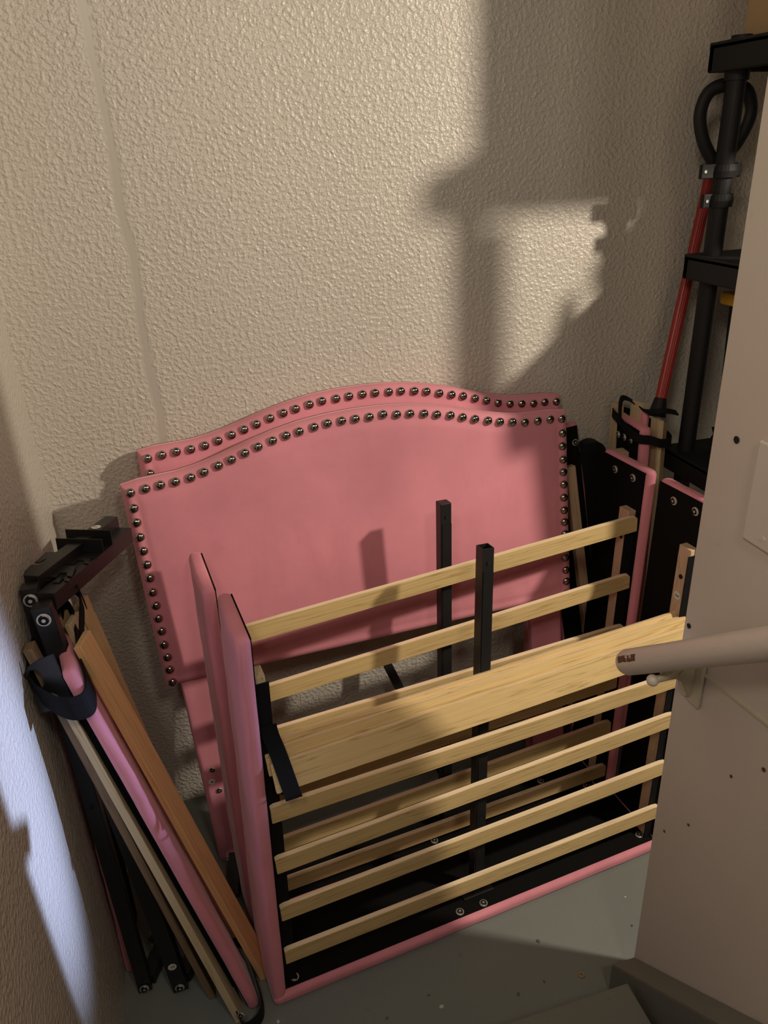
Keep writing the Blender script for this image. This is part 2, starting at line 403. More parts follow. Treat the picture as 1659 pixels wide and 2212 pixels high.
# bracket: saddle under the rail, arm, wall plate, round knob of the screw
br = link('bracket', prism(bmesh.new(), [(0.0, -0.026), (0.012, -0.036), (0.05, -0.062), (0.066, -0.098), (0.079, -0.098), (0.079, -0.030), (0.060, -0.024), (0.040, -0.043), (0.01, -0.022)], -0.115, -0.095, 0.002, 'y'), M['ivory'], rl)
br.location = (0, 0.02, 0.075)
bm = bmesh.new(); add_box(bm, 0.072, 0.0795, -0.135, -0.075, -0.112, -0.018, 0.003); o = link('wall_plate', bm, M['ivory'], rl); o.location = (0, 0.02, 0.075)
for z in (-0.1, -0.032):
    bm = bmesh.new(); bmesh.ops.create_uvsphere(bm, u_segments=12, v_segments=8, radius=0.005); o = link('screw', bm, M['ivory'], rl, True); o.location = (0.071, -0.085, 0.075 + z)
bm = bmesh.new(); bmesh.ops.create_uvsphere(bm, u_segments=16, v_segments=12, radius=0.0105); o = link('knob', bm, M['rail_paint'], rl, True); o.location = (-0.008, -0.092, 0.030)
bm = bmesh.new(); cyl(bm, (0.014, -0.094, 0.032), 0.0065, 0.045, 'x', 14); link('pin', bm, M['ivory'], rl, True)

# cover plate on the beige wall
cp = thing('cover_plate', 'off-white rectangular cover plate with a dark hole on the beige wall', 'cover plate', loc=(1.115, -1.037, 1.285))
link('plate', box(-0.0065, 0, -0.042, 0.042, -0.078, 0.078, 0.0028), M['plate'], cp)
bm = bmesh.new(); cyl(bm, (-0.007, -0.006, 0.0), 0.0055, 0.002, 'x', 16); link('hole', bm, M['hole'], cp)
bm = bmesh.new(); cyl(bm, (-0.007, 0.0, -0.06), 0.0035, 0.002, 'x', 12); link('screw', bm, M['plate'], cp)

# ------------------------------------------------------------------ headboards
def nail_mesh():
    bm = bmesh.new(); bmesh.ops.create_uvsphere(bm, u_segments=16, v_segments=10, radius=0.0112)
    for v in bm.verts: v.co.z *= 0.72
    bmesh.ops.bisect_plane(bm, geom=bm.verts[:] + bm.edges[:] + bm.faces[:], plane_co=(0, 0, -0.0005), plane_no=(0, 0, 1), clear_inner=True)
    me = bpy.data.meshes.new('nail_head'); bm.to_mesh(me); bm.free(); me.materials.append(M['nail'])
    for p in me.polygons: p.use_smooth = True
    return me
NAIL = nail_mesh()
PROF = [(0, 0), (0.035, 0.006), (0.12, 0.010), (0.16, 0.016), (0.2, 0.025), (0.245, 0.038), (0.3, 0.055), (0.36, 0.070), (0.42, 0.081), (0.48, 0.087), (0.55, 0.089)]
def top_v(u, W=1.10):
    u = max(0, min(u, W - u)) * 1.10 / W
    for (a, b), (c, d) in zip(PROF, PROF[1:]):
        if u <= c:
            t = (u - a) / (c - a); return b + (d - b) * t
    return PROF[-1][1]
def headboard(mtx, label, seed, lv0, V0=0.575, V1=1.10, right_drop=0.0, W=1.10):
    t = thing('headboard', label, 'headboard', mtx, group='pink tufted-edge headboards'); del t['group']
    # panel: grid, front face domed and rounded over at its rim
    bm = bmesh.new(); NU, NV = 96, 46; depth = 0.045; rr = 0.024
    def pt(i, j):
        u = W * i / NU; vt = V1 + top_v(u, W); v = V0 + (vt - V0) * j / NV
        d = min(u, W - u, v - V0, vt - v); e = min(1, d / rr)
        y = depth * 0.55 * (1 - math.sqrt(max(0, 1 - (1 - e) ** 2)))
        g = math.exp(-((d - 0.030) / 0.007) ** 2) * 0.0022                # pulled in along the nail line
        y += g + 0.0016 * noise.noise(Vector((u * 4, v * 4, seed))) + 0.0009 * noise.noise(Vector((u * 17, v * 12, seed)))
        return (u, y, v)
    # denser rows at rim
    def rem(k, n):
        t_ = k / n; return 0.5 - 0.5 * math.copysign(abs(math.cos(math.pi * t_)) ** 0.62, math.cos(math.pi * t_))
    us = [W * rem(i, NU) for i in range(NU + 1)]; vs = [rem(j, NV) for j in range(NV + 1)]
    F = []
    for j in range(NV + 1):
        row = []
        for i in range(NU + 1):
            u = us[i]; vt = V1 + top_v(u, W); v = V0 + (vt - V0) * vs[j]
            d = min(u, W - u, v - V0, vt - v); e = min(1, d / rr)
            y = depth * 0.6 * (1 - math.sqrt(max(0, 1 - (1 - e) ** 2)))
            y += math.exp(-((d - 0.031) / 0.008) ** 2) * 0.0026 + 0.0016 * noise.noise(Vector((u * 4, v * 4, seed))) + 0.0007 * noise.noise(Vector((u * 17, v * 12, seed)))
            row.append(bm.verts.new((u, y, v)))
        F.append(row)
    for j in range(NV):
        for i in range(NU): bm.faces.new((F[j][i], F[j][i + 1], F[j + 1][i + 1], F[j + 1][i]))
    rim = [F[0][i] for i in range(NU + 1)] + [F[j][NU] for j in range(1, NV + 1)] + [F[NV][i] for i in range(NU - 1, -1, -1)] + [F[j][0] for j in range(NV - 1, 0, -1)]
    back = [bm.verts.new((v.co.x, depth, v.co.z)) for v in rim]
    for k in range(len(rim)): bm.faces.new((rim[k], back[k], back[(k + 1) % len(rim)], rim[(k + 1) % len(rim)]))
    bm.faces.new(back)
    o = link('panel', bm, M['velvet'], t, True)
    # legs
    for k, (a, b, lo) in enumerate(((0.036, 0.128, lv0), (0.99, 1.082, lv0 - right_drop))):
        lb = padded(V0 + 0.12 - lo, b - a, 0.028, 0.006, 0.0, 16, seed + k)
        bmesh.ops.rotate(lb, verts=lb.verts, cent=(0, 0, 0), matrix=Matrix.Rotation(math.pi / 2, 3, 'Z'))
        bmesh.ops.translate(lb, verts=lb.verts, vec=(b, 0.014, lo))
        lo_ = smooth_by_angle(link('leg', lb, M['velvet'], t))
        if k == 0:
            for vv in (0.30, 0.232): bolt(t, (0.5 * (a + b) - 0.014 + (0.3 - vv) * 0.1, 0.0135, vv), (0, -1, 0), 0.8)
            sticker(t, (0.5 * (a + b) - 0.022, 0.0115, 0.265), (0, -1, 0), (0, 0, 1), '4', 0.0085, rot=math.radians(-80))
    # nails along top and both sides
    pts = []; s = 0.0335; ins = 0.021
    line = [(ins, V0 + 0.017 + k * 0.0338) for k in range(15)]
    Vt = V1 - 0.017
    side = [V0 + 0.018 + (Vt - V0 - 0.018) * k / 14 for k in range(14)]
    for v in side: pts.append((ins, v)); pts.append((W - ins, v))
    # arc-length spaced top row
    ds = [0]; uu = [ins + (W - 2 * ins) * k / 400 for k in range(401)]
    f = lambda u: Vt + top_v(u, W) - 0.001
    for a, b in zip(uu, uu[1:]): ds.append(ds[-1] + math.hypot(b - a, f(b) - f(a)))
    N = 32; q = 0
    for k in range(N + 1):
        target = ds[-1] * k / N
        while q < 399 and ds[q + 1] < target: q += 1
        fr = (target - ds[q]) / (ds[q + 1] - ds[q]); u = uu[q] + (uu[q + 1] - uu[q]) * fr; pts.append((u, f(u)))
    for k, (u, v) in enumerate(pts):
        o = bpy.data.objects.new('nail_head', NAIL); S.collection.objects.link(o); o.parent = t
        o.matrix_local = Matrix.Translation((u + random.uniform(-1, 1) * 0.0012, 0.0005, v + random.uniform(-1, 1) * 0.0012)) @ Matrix.Rotation(math.pi / 2, 4, 'X')
    return t
def frame_mtx(o, U, V):
    U = Vector(U).normalized(); V = Vector(V); V = (V - U * V.dot(U)).normalized(); W = V.cross(U); 
    if W.y < 0: W = -W
    return Matrix(((U.x, W.x, V.x, o[0]), (U.y, W.y, V.y, o[1]), (U.z, W.z, V.z, o[2]), (0, 0, 0, 1)))
# front board: foot line y=-.275, leaning back on the rear one, slightly canted
lean = Vector((-0.0136 * 1.0, 0.1142, 0.993))
headboard(frame_mtx((0.201, -0.275, 0.0), (1.0, 0.0, 0.031), (-0.020, 0.1142, 0.993)),
          'pink velvet headboard with domed top, in front of its twin', 3.0, 0.004, 0.57, 1.098, 0.03, 1.114)
headboard(frame_mtx((0.214, -0.205, 0.0), (1.0, 0.012, 0.0), (-0.006, 0.118, 0.993)),
          'pink velvet headboard mostly hidden, against the textured wall', 8.0, 0.004, 0.60, 1.146, 0.0)

# ------------------------------------------------------------------ bed frame sections
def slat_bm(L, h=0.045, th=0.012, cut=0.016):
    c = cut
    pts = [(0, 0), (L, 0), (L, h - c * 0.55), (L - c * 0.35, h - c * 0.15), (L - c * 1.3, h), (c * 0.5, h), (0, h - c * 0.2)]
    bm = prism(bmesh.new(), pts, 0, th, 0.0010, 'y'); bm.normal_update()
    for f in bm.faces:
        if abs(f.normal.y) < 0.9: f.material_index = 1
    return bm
def bed_frame(mtx, label, seed, WD, leanL, leanR, LL, LR, slats, bundle=None, post=None, cleat_t=(0.845, 0.87), num=None, tube_open=False, footbolts=(), ky=0.07):
    t = thing('dismantled_bed', label, 'bed frame', mtx)
    th = 0.030; dp = 0.190
    # foot board lying on the floor: upholstered outside, black cloth inside
    fb = padded(WD, dp, th, 0.011, 0.002, 34, seed)
    bmesh.ops.rotate(fb, verts=fb.verts, cent=(0, 0, 0), matrix=Matrix.Rotation(math.pi / 2, 3, 'Y'))   # z->x, x->-z
    bmesh.ops.translate(fb, verts=fb.verts, vec=(0, 0, th))
    for v in fb.verts: v.co.z = th - v.co.z
    f = smooth_by_angle(link('foot_board', fb, M['velvet'], t), 50)
    link('lining', box(th + 0.004, WD - th - 0.004, 0.014, dp - 0.004, th - 0.001, th + 0.002), M['lining'], f)
    for (u, wv) in footbolts: bolt(f, (u, wv, th + 0.002), (0, 0, 1), 0.95)
    for sgn, ln, LN, ct in ((0, leanL, LL, cleat_t[0]), (1, leanR, LR, cleat_t[1])):
        rb = padded(LN, dp, th, 0.011, 0.003, 34, seed + 5 + sgn, wob=0.0028)
        lb = bmesh.new()
        lb = box(th - 0.001, th + 0.002, 0.011, dp - 0.006, 0.03, LN - 0.006)
        for b_m in (rb, lb):
            for v in b_m.verts:
                x = v.co.x if sgn == 0 else WD - v.co.x
                v.co.x = x + ln * v.co.z / LN; v.co.y += ky * v.co.z
        r = smooth_by_angle(link('side_rail', rb, M['velvet'], t), 50)
        link('lining', lb, M['lining'], r)
        nx = 1 if sgn == 0 else -1
        xi = lambda z: (th + 0.002 if sgn == 0 else WD - th - 0.002) + ln * z / LN
        for wv in (0.052, 0.125): bolt(r, (xi(LN - 0.035), wv + ky * LN, LN - 0.035 + (0.125 - wv) * 0.04), (nx, 0, 0), 1.0)
        # cleat with black webbing on its face
        cw = 0.022; cb = bmesh.new()
        add_box(cb, 0, cw, 0.027, 0.066, 0.034, ct, 0.0015)
        wb = bmesh.new(); add_box(wb, -0.0005, cw + 0.006, 0.0245, 0.0270, 0.036, ct - 0.014)
        if sgn == 1:   # staples / holes
            pass
        for b_m in (cb, wb):
            for v in b_m.verts:
                v.co.x = xi(v.co.z) + nx * v.co.x; v.co.y += ky * v.co.z
        c = link('cleat', cb, M['cleat'] if sgn else M['pale_z'], r)
        link('webbing', wb, M['webbing'], c)
        if sgn == 1:
            hb = bmesh.new(); cyl(hb, (xi(ct - 0.075) + nx * (cw + 0.0004), 0.046 + ky * (ct - 0.075), ct - 0.075), 0.006, 0.002, 'x', 14)
            link('screw_hole', hb, M['hole'], c)
            if num:
                s = sticker(c, (xi(ct - 0.125) + nx * (cw + 0.0006), 0.048 + ky * (ct - 0.125), ct - 0.125), (nx, 0, 0), (0, 0, 1), num, 0.011, rot=math.radians(-90))
    # loose slats
    for (v0, v1) in slats:
        uL = th + 0.006 + leanL * v0 / LL; uR = WD - th - 0.003 + leanR * v0 / LR
        L = uR - uL
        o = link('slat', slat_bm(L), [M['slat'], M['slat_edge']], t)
        a = math.atan2(v1 - v0, L)
        o.matrix_local = Matrix.Translation((uL, 0.0115 + ky * v0, v0 - 0.045)) @ Matrix.Rotation(-a, 4, 'Y')
    if bundle:
        for (u0, u1, wv, v0, v1, tilt, h) in bundle:
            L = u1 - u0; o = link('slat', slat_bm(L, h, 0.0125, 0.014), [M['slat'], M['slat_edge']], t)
            a = math.atan2(v1 - v0, L)
            o.matrix_local = Matrix.Translation((u0, wv + ky * v0, v0)) @ Matrix.Rotation(-a, 4, 'Y') @ Matrix.Rotation(-math.radians(tilt), 4, 'X')
    # centre support: black square tube
    u0, u1, v0, v1, wv, s = post
    pm, L = basis((u0, wv + ky * v0, v0), (u1, wv + 0.002 + ky * v1, v1), (0, 1, 0))
    pb = bmesh.new()
    if tube_open:
        prism_pts = [(0, 0), (s, 0), (s, s), (0, s)]
        add_box(pb, 0, s, 0, s, 0, L - 0.02)
        for (a, b, c, d) in ((0, 0.002, 0, s), (s - 0.002, s, 0, s), (0.002, s - 0.002, 0, 0.002), (0.002, s - 0.002, s - 0.002, s)):
            add_box(pb, a, b, c, d, L - 0.02, L)
    else:
        add_box(pb, 0, s, 0, s, 0, L, 0.0015)
    p = link('centre_support', pb, M['black_metal'], t, mtx=pm)
    link('support_sleeve', box(s * 0.12, s * 0.98, -0.0016, 0.0, 0.03, L - 0.052), M['plastic'], p)
    for z in (L - 0.034, 0.24):
        hb = bmesh.new(); cyl(hb, (s * 0.55, -0.0012, z), 0.0042, 0.0026, 'y', 14); link('bolt_hole', hb, M['hole'], p)
    ft = bmesh.new(); add_box(ft, u0 - 0.028, u0 + s + 0.028, wv - 0.002, wv + s, th + 0.002, th + 0.006, 0.001); link('support_bracket', ft, M['black_metal'], t)
    return t
A = bed_frame(frame_mtx((0.323, -0.705, 0.0015), (0.9945, 0.1043, 0.0), (0, 0, 1)), 'nearest pink bed frame section standing on its end, with a bunched stack of slats', 1.0, 1.097, 0.042, 0.085, 0.950, 0.985,
          [(0.545, 0.550), (0.409, 0.433), (0.274, 0.286), (0.145, 0.143)],
          bundle=[(0.074, 1.128, -0.018, 0.602, 0.630, 24, 0.061), (0.068, 1.120, 0.0085, 0.625, 0.653, 24, 0.053), (0.080, 1.124, 0.0260, 0.632, 0.660, 24, 0.050)],
          post=(0.535, 0.583, 0.036, 0.985, 0.052, 0.028), num='3', tube_open=True, footbolts=[(0.058, 0.032), (0.483, 0.028), (0.548, 0.026), (1.035, 0.04)])
# strap wrapped round the bunched slats of the front section
bm = bmesh.new(); strip(bm, [Vector((x, y + 0.07 * z, z)) for x, y, z in spline([(0.082, 0.022, 0.735), (0.084, 0.020, 0.712), (0.092, 0.008, 0.672), (0.100, -0.028, 0.616), (0.104, -0.032, 0.592), (0.106, 0.015, 0.575), (0.104, 0.022, 0.56)], 4)], (0.034, 0, 0.0), 0.002); link('strap', bm, M['webbing'], A)
B = bed_frame(frame_mtx((0.297, -0.483, 0.0015), (0.9953, 0.0968, 0.0), (0, 0, 1)), 'second pink bed frame section, behind the nearest one', 2.0, 1.092, 0.018, 0.075, 0.945, 0.995,
          [(0.832, 0.880), (0.668, 0.718), (0.552, 0.565), (0.386, 0.408), (0.228, 0.260), (0.098, 0.107)],
          post=(0.557, 0.590, 0.036, 1.000, 0.052, 0.028), cleat_t=(0.85, 0.885), footbolts=[(1.012, 0.03), (1.045, 0.03), (1.0, 0.06), (0.9, 0.1), (0.52, 0.03)], ky=0.062)

# ------------------------------------------------------------------ leaning pieces: generic board between two points
def stick(parent, name, p0, p1, wy, a, b, m, bev=0.0012, label=None):
    """board with its corner line p0-p1; local x size a, local y size b (y near wy)"""
    mt, L = basis(p0, p1, wy)
    o = link(name, add_box(bmesh.new(), 0, a, 0, b, 0, L, bev), m, parent)
    o.matrix_world = mt if parent is None else parent.matrix_world.inverted() @ mt
    if parent is not None: o.matrix_local = parent.matrix_world.inverted() @ mt
    if label: o['label'] = label
    return o
def rail_board(parent, p0, p1, wy, wd, th, seed, side, bolts=True, lin=True, name='side_rail', puff=0.003, top_bolts=3):
    """padded board; lining on the +x (side=1) or -x (side=0) local face"""
    mt, L = basis(p0, p1, wy); ml = parent.matrix_world.inverted() @ mt
    rb = padded(L, wd, th, 0.010, puff, 34, seed, wob=0.003)
    if side == 0:
        for v in rb.verts: v.co.x = th - v.co.x
    r = smooth_by_angle(link(name, rb, M['velvet'], parent, mtx=ml), 50)
    x = th if side else 0.0; nx = 1 if side else -1
    if lin: link('lining', box(x - 0.001, x + 0.002, 0.011, wd - 0.006, 0.012, L - 0.008) if side else box(x - 0.002, x + 0.001, 0.011, wd - 0.006, 0.012, L - 0.008), M['lining'], r)
    if bolts:
        for k in range(top_bolts): bolt(r, (x + nx * 0.002, wd * (0.3 + 0.22 * k), L - 0.045 - 0.004 * k), (nx, 0, 0), 0.9)
    return r

# ---- strapped bundle in the left corner
E_ = thing('bed_part_bundle', 'strapped bundle of a pink rail and wooden slats leaning in the left corner', 'bed parts', loc=(0.24, -0.66, 0.0))
bpy.context.view_layer.update()
rail_board(E_, (0.270, -0.704, 0.012), (0.058, -0.638, 0.955), (-0.22, 1, 0), 0.17, 0.024, 21, 0, True, puff=0.002, top_bolts=2)
stick(E_, 'slat', (0.234, -0.712, 0.002), (0.022, -0.610, 0.940), (0.05, 1, 0), 0.016, 0.045, M['pale_z'])
stick(E_, 'slat', (0.180, -0.640, 0.002), (-0.004, -0.588, 0.985), (0.05, 1, 0), 0.016, 0.030, M['brown_z'])
stick(E_, 'slat', (0.205, -0.560, 0.002), (0.025, -0.452, 0.955), (0.3, 1, 0), 0.013, 0.045, M['slat_z'])
stick(E_, 'slat', (0.240, -0.560, 0.002), (0.050, -0.482, 0.960), (0.25, 1, 0), 0.013, 0.048, M['pale_z'])
stick(E_, 'slat', (0.215, -0.480, 0.002), (0.060, -0.405, 0.955), (0.4, 1, 0), 0.012, 0.042, M['slat_z'])
mt, L = basis((0.270, -0.704, 0.012), (0.058, -0.638, 0.955), (-0.22, 1, 0)); ml = E_.matrix_world.inverted() @ mt
cb = bmesh.new(); add_box(cb, -0.024, -0.003, 0.038, 0.070, 0.20, 0.86, 0.001); c = link('cleat', cb, M['brown_z'], E_, mtx=ml)
link('webbing', box(-0.028, -0.001, 0.034, 0.038, 0.06, 0.87), M['webbing'], c)
# metal bracket plate with an oval slot
pl = [(-0.022, -0.046), (-0.002, -0.048), (0.000, -0.020), (0.010, -0.014), (0.018, -0.022), (0.020, -0.040), (0.040, -0.040), (0.042, 0.055), (0.012, 0.052), (-0.010, 0.044), (-0.024, 0.030), (-0.022, 0.022), (-0.010, 0.036), (0.002, 0.036), (0.008, 0.022), (0.004, 0.004), (-0.008, -0.006), (-0.024, -0.012)]
bm = bmesh.new(); prism(bm, [(x, z) for x, z in pl], -0.0015, 0.0015, 0.0006, 'y')
mtb, _L = basis((0.020, -0.618, 0.925), (0.000, -0.596, 1.03), (0.1, 1, 0.45)); o = link('bracket_plate', bm, M['black_metal'], E_, mtx=E_.matrix_world.inverted() @ mtb)
# straps: ring near the top, floppy loop above, ring at the foot
ring = [(0.002, -0.605, 0.925), (0.025, -0.640, 0.912), (0.060, -0.662, 0.900), (0.092, -0.655, 0.898), (0.095, -0.610, 0.903), (0.081, -0.550, 0.912), (0.073, -0.490, 0.925), (0.066, -0.430, 0.945), (0.044, -0.405, 0.955), (0.016, -0.440, 0.950), (0.002, -0.540, 0.94)]
bm = bmesh.new(); strip(bm, spline(ring, 5, True), (-0.009, 0.006, 0.046), 0.003, True); link('strap', bm, M['webbing'], E_, mtx=E_.matrix_world.inverted())
bm = bmesh.new(); strip(bm, spline([(0.030, -0.47, 0.958), (0.045, -0.44, 0.992), (0.070, -0.425, 1.006), (0.084, -0.440, 0.985), (0.082, -0.49, 0.955), (0.080, -0.545, 0.930)], 6), (-0.004, 0.012, 0.022), 0.003); link('strap', bm, M['webbing'], E_, mtx=E_.matrix_world.inverted())
bm = bmesh.new(); strip(bm, spline([(0.045, -0.45, 0.965), (0.062, -0.44, 1.02), (0.082, -0.45, 1.03), (0.095, -0.47, 0.99)], 6), (-0.003, 0.010, 0.014), 0.002); link('strap', bm, M['webbing'], E_, mtx=E_.matrix_world.inverted())
bm = bmesh.new(); strip(bm, spline([(0.250, -0.728, 0.020), (0.268, -0.735, 0.016), (0.293, -0.722, 0.030), (0.294, -0.670, 0.040), (0.270, -0.560, 0.045), (0.240, -0.560, 0.040), (0.228, -0.660, 0.030)], 5, True), (-0.004, 0.0, 0.034), 0.003, True); link('strap', bm, M['plastic'], E_, mtx=E_.matrix_world.inverted())
bolt(E_, (0.250 - 0.24, -0.735 + 0.66, 0.062), (-0.3, -1, 0.2), 0.7)
# orange plank on its right
op = thing('wooden_plank', 'orange pine plank leaning to the left beside the strapped bundle', 'plank', loc=(0.30, -0.64, 0.0)); bpy.context.view_layer.update()
stick(op, 'board', (0.299, -0.630, 0.002), (0.072, -0.560, 0.955), (0.25, 1, 0), 0.014, 0.056, M['orange_z'], 0.001)
# pink rail flat against the left wall behind the metal legs
lr = thing('bed_side_rail', 'pink padded rail flat against the left wall behind the black metal legs', 'bed rail', loc=(0.01, -0.45, 0.0)); bpy.context.view_layer.update()
rail_board(lr, (-0.005, -0.520, 0.002), (0.0005, -0.462, 0.985), (0, 1, 0), 0.17, 0.020, 31, 1, False, puff=0.0, name='padded_board')

# ---- black folding metal support with hinged legs and hooked plates
Fm = thing('folding_support', 'black metal folding support with two bolted legs and hooked plates, left corner', 'metal frame', loc=(0.07, -0.58, 0.0)); bpy.context.view_layer.update()
Fi = Fm.matrix_world.inverted()
def tube_m(name, p0, p1, wy, s, bv=0.0012, parent=Fm, dx=0.0):
    mt, L = basis(p0, p1, wy); o = link(name, add_box(bmesh.new(), -s / 2, s / 2, -s / 2, s / 2, 0, L, bv), M['black_metal'], parent, mtx=parent.matrix_world.inverted() @ mt); return o, L
l1, L1 = tube_m('leg', (0.040, -0.568, 0.012), (0.012, -0.490, 1.062), (0, 1, 0), 0.030)
l2, L2 = tube_m('leg', (0.120, -0.590, 0.012), (0.034, -0.535, 1.043), (0, 1, 0), 0.034)
for o, L in ((l1, L1), (l2, L2)):
    bolt(o, (0.0, -0.0178, L - 0.022), (0, -1, 0), 1.2); bolt(o, (0.0, -0.0178, 0.014), (0, -1, 0), 1.0)
    hb = bmesh.new(); cyl(hb, (0, -0.0166, L * 0.52), 0.005, 0.003, 'y', 12); link('hole', hb, M['hole'], o)
sticker(l2, (0.0, -0.0178, 0.085), (0, -1, 0), (0, 0, 1), '10', 0.0095, rot=0.1)
a1, LA1 = tube_m('arm', (0.014, -0.472, 1.056), (0.143, -0.195, 1.030), (0, 0, 1), 0.030)
a2, LA2 = tube_m('arm', (0.040, -0.515, 1.036), (0.166, -0.215, 1.005), (0, 0, 1), 0.034)
sticker(a2, (0.0, 0.0178, LA2 * 0.74), (0, 1, 0), (1, 0, 0), '7', 0.011)
sticker(a1, (0.0, 0.0158, LA1 * 0.78), (0, 1, 0), (1, 0, 0), '7', 0.010)
# slotted cross plates laid over the two arms and two upright flanges
def cross_plate(parent, z, w0, w1, dep, y=0.0):
    o = [(w0, 0), (w0 + 0.012, 0.004), (w0 + 0.02, 0.018), (w0 + 0.032, 0.016), (w0 + 0.030, -0.004), (w1 - 0.034, -0.004), (w1 - 0.026, 0.020), (w1 - 0.014, 0.020), (w1 - 0.010, 0.0), (w1, 0.002), (w1 + 0.006, dep), (w0 + 0.018, dep)]
    bm = prism(bmesh.new(), [(x, z + d) for x, d in o], y, y + 0.0025, 0.0006, 'y')
    return link('hook_plate', bm, M['black_metal'], parent)
cross_plate(a2, 0.045, -0.022, 0.030, 0.05, 0.017); cross_plate(a2, 0.060, -0.020, 0.085, 0.05, 0.0200)
cross_plate(a2, 0.125, -0.020, 0.095, 0.055, 0.017)
for z, hgt in ((0.185, 0.030), (0.225, 0.034)):
    bm = bmesh.new(); add_box(bm, -0.022, 0.078, 0.017, 0.017 + hgt, z, z + 0.0022, 0.0006); add_box(bm, -0.022, 0.078, 0.017, 0.0192, z - 0.03, z + 0.0022, 0.0006); link('flange_plate', bm, M['black_metal'], a2)
# folded lower legs lying back along the floor
f1, _ = tube_m('folded_leg', (0.048, -0.560, 0.022), (0.145, -0.330, 0.020), (0, 0, 1), 0.030)
f2, _ = tube_m('folded_leg', (0.128, -0.580, 0.022), (0.205, -0.420, 0.020), (0, 0, 1), 0.030)
bm = bmesh.new()
prism(bm, [(0.050, -0.47), (0.060, -0.485), (0.085, -0.455), (0.150, -0.430), (0.190, -0.440), (0.192, -0.425), (0.160, -0.405), (0.165, -0.380), (0.150, -0.385), (0.140, -0.412), (0.075, -0.440)], 0.038, 0.041, 0.0006, 'z'); link('hook_plate', bm, M['black_metal'], Fm, mtx=Fi)
bm = bmesh.new()
prism(bm, [(0.150, -0.545), (0.190, -0.520), (0.215, -0.535), (0.222, -0.52), (0.200, -0.495), (0.205, -0.478), (0.194, -0.480), (0.180, -0.50), (0.140, -0.525)], 0.038, 0.041, 0.0006, 'z'); link('hook_plate', bm, M['black_metal'], Fm, mtx=Fi)

# ---- loose black tube leaning under the headboards
tb = thing('metal_tube', 'thin black square tube slanting under the headboards', 'metal tube', loc=(0.90, -0.24, 0.0)); bpy.context.view_layer.update()
tube_m('tube', (0.925, -0.240, 0.018), (0.775, -0.070, 0.435), (0, 1, 0), 0.026, parent=tb)
tb2 = thing('metal_tube', 'short black square tube standing behind the left foot of the headboards', 'metal tube', loc=(0.28, -0.36, 0.0)); bpy.context.view_layer.update()
tube_m('tube', (0.262, -0.395, 0.018), (0.282, -0.300, 0.060), (0, 0, 1), 0.030, parent=tb2)

# ---- rail standing between headboards and frames on the right
C_ = thing('bed_side_rail', 'pink-edged bed rail with black back standing right of the headboards against the wall', 'bed rail', loc=(1.36, -0.1, 0.0)); bpy.context.view_layer.update()
r = rail_board(C_, (1.365, -0.150, 0.002), (1.247, -0.012, 1.03), (1, 0, 0), 0.130, 0.022, 41, 1, False, name='padded_board', puff=0.0)
bolt(r, (0.026, 0.112, 0.99), (1, 0, 0), 0.9)
for z0, z1 in ((0.33, 0.93),):
    cb = bmesh.new(); prism(cb, [(0.082, z0), (0.096, z0 + 0.07), (0.096, z1), (0.068, z1), (0.068, z0 + 0.07)], 0.0245, 0.045, 0.001, 'x')
    c = link('cleat', cb, M['cleat'], r)
    hb = bmesh.new(); cyl(hb, (0.0455, 0.083, z0 + 0.085), 0.005, 0.002, 'x', 12); link('screw_hole', hb, M['hole'], c)

# ---- tall strapped bundle in the right corner
D_ = thing('bed_part_bundle', 'tall strapped bundle of a pink rail and slats in the dark right corner', 'bed parts', loc=(1.50, -0.15, 0.0)); bpy.context.view_layer.update()
r = rail_board(D_, (1.485, -0.225, 0.002), (1.466, -0.198, 1.068), (0.10, 1, 0), 0.165, 0.030, 51, 0, True, name='side_rail', top_bolts=3)
cb = bmesh.new(); add_box(cb, -0.026, -0.002, 0.055, 0.093, 0.05, 0.985, 0.001); c = link('cleat', cb, M['cleat'], r)
wb = bmesh.new(); add_box(wb, -0.030, -0.001, 0.052, 0.055, 0.05, 0.97); link('webbing', wb, M['webbing'], c)
stick(D_, 'slat', (1.527, -0.235, 0.002), (1.512, -0.205, 1.085), (0.1, 1, 0), 0.013, 0.045, M['pale_z'])
stick(D_, 'slat', (1.545, -0.228, 0.002), (1.530, -0.195, 1.075), (0.1, 1, 0), 0.013, 0.045, M['brown_z'])
stick(D_, 'slat', (1.500, -0.055, 0.002), (1.487, -0.030, 1.090), (0.1, -1, 0), 0.013, 0.040, M['pale_z'])
stick(D_, 'slat', (1.520, -0.120, 0.002), (1.512, -0.085, 1.110), (0.1, -1, 0), 0.013, 0.045, M['pale_z'])
rail_board(D_, (1.500 + 0.014, -0.14, 0.002), (1.492 + 0.01, -0.150, 1.095), (0.1, 1, 0), 0.06, 0.018, 61, 0, False, lin=False, name='padded_block')
bm = bmesh.new(); strip(bm, spline([(1.455, -0.190, 1.045), (1.458, -0.10, 1.065), (1.480, -0.035, 1.065), (1.520, -0.040, 1.06), (1.552, -0.12, 1.045), (1.552, -0.205, 1.03), (1.515, -0.222, 1.03), (1.485, -0.212, 1.04)], 5, True), (0, 0, 0.024), 0.003, True)
link('strap', bm, M['webbing'], D_, mtx=D_.matrix_world.inverted())
bm = bmesh.new(); strip(bm, spline([(1.450, -0.12, 1.06), (1.475, -0.08, 1.115), (1.505, -0.10, 1.105), (1.50, -0.16, 1.10), (1.53, -0.20, 1.11), (1.565, -0.20, 1.10)], 6), (0.004, 0.02, 0.006), 0.003)
link('strap', bm, M['webbing'], D_, mtx=D_.matrix_world.inverted())

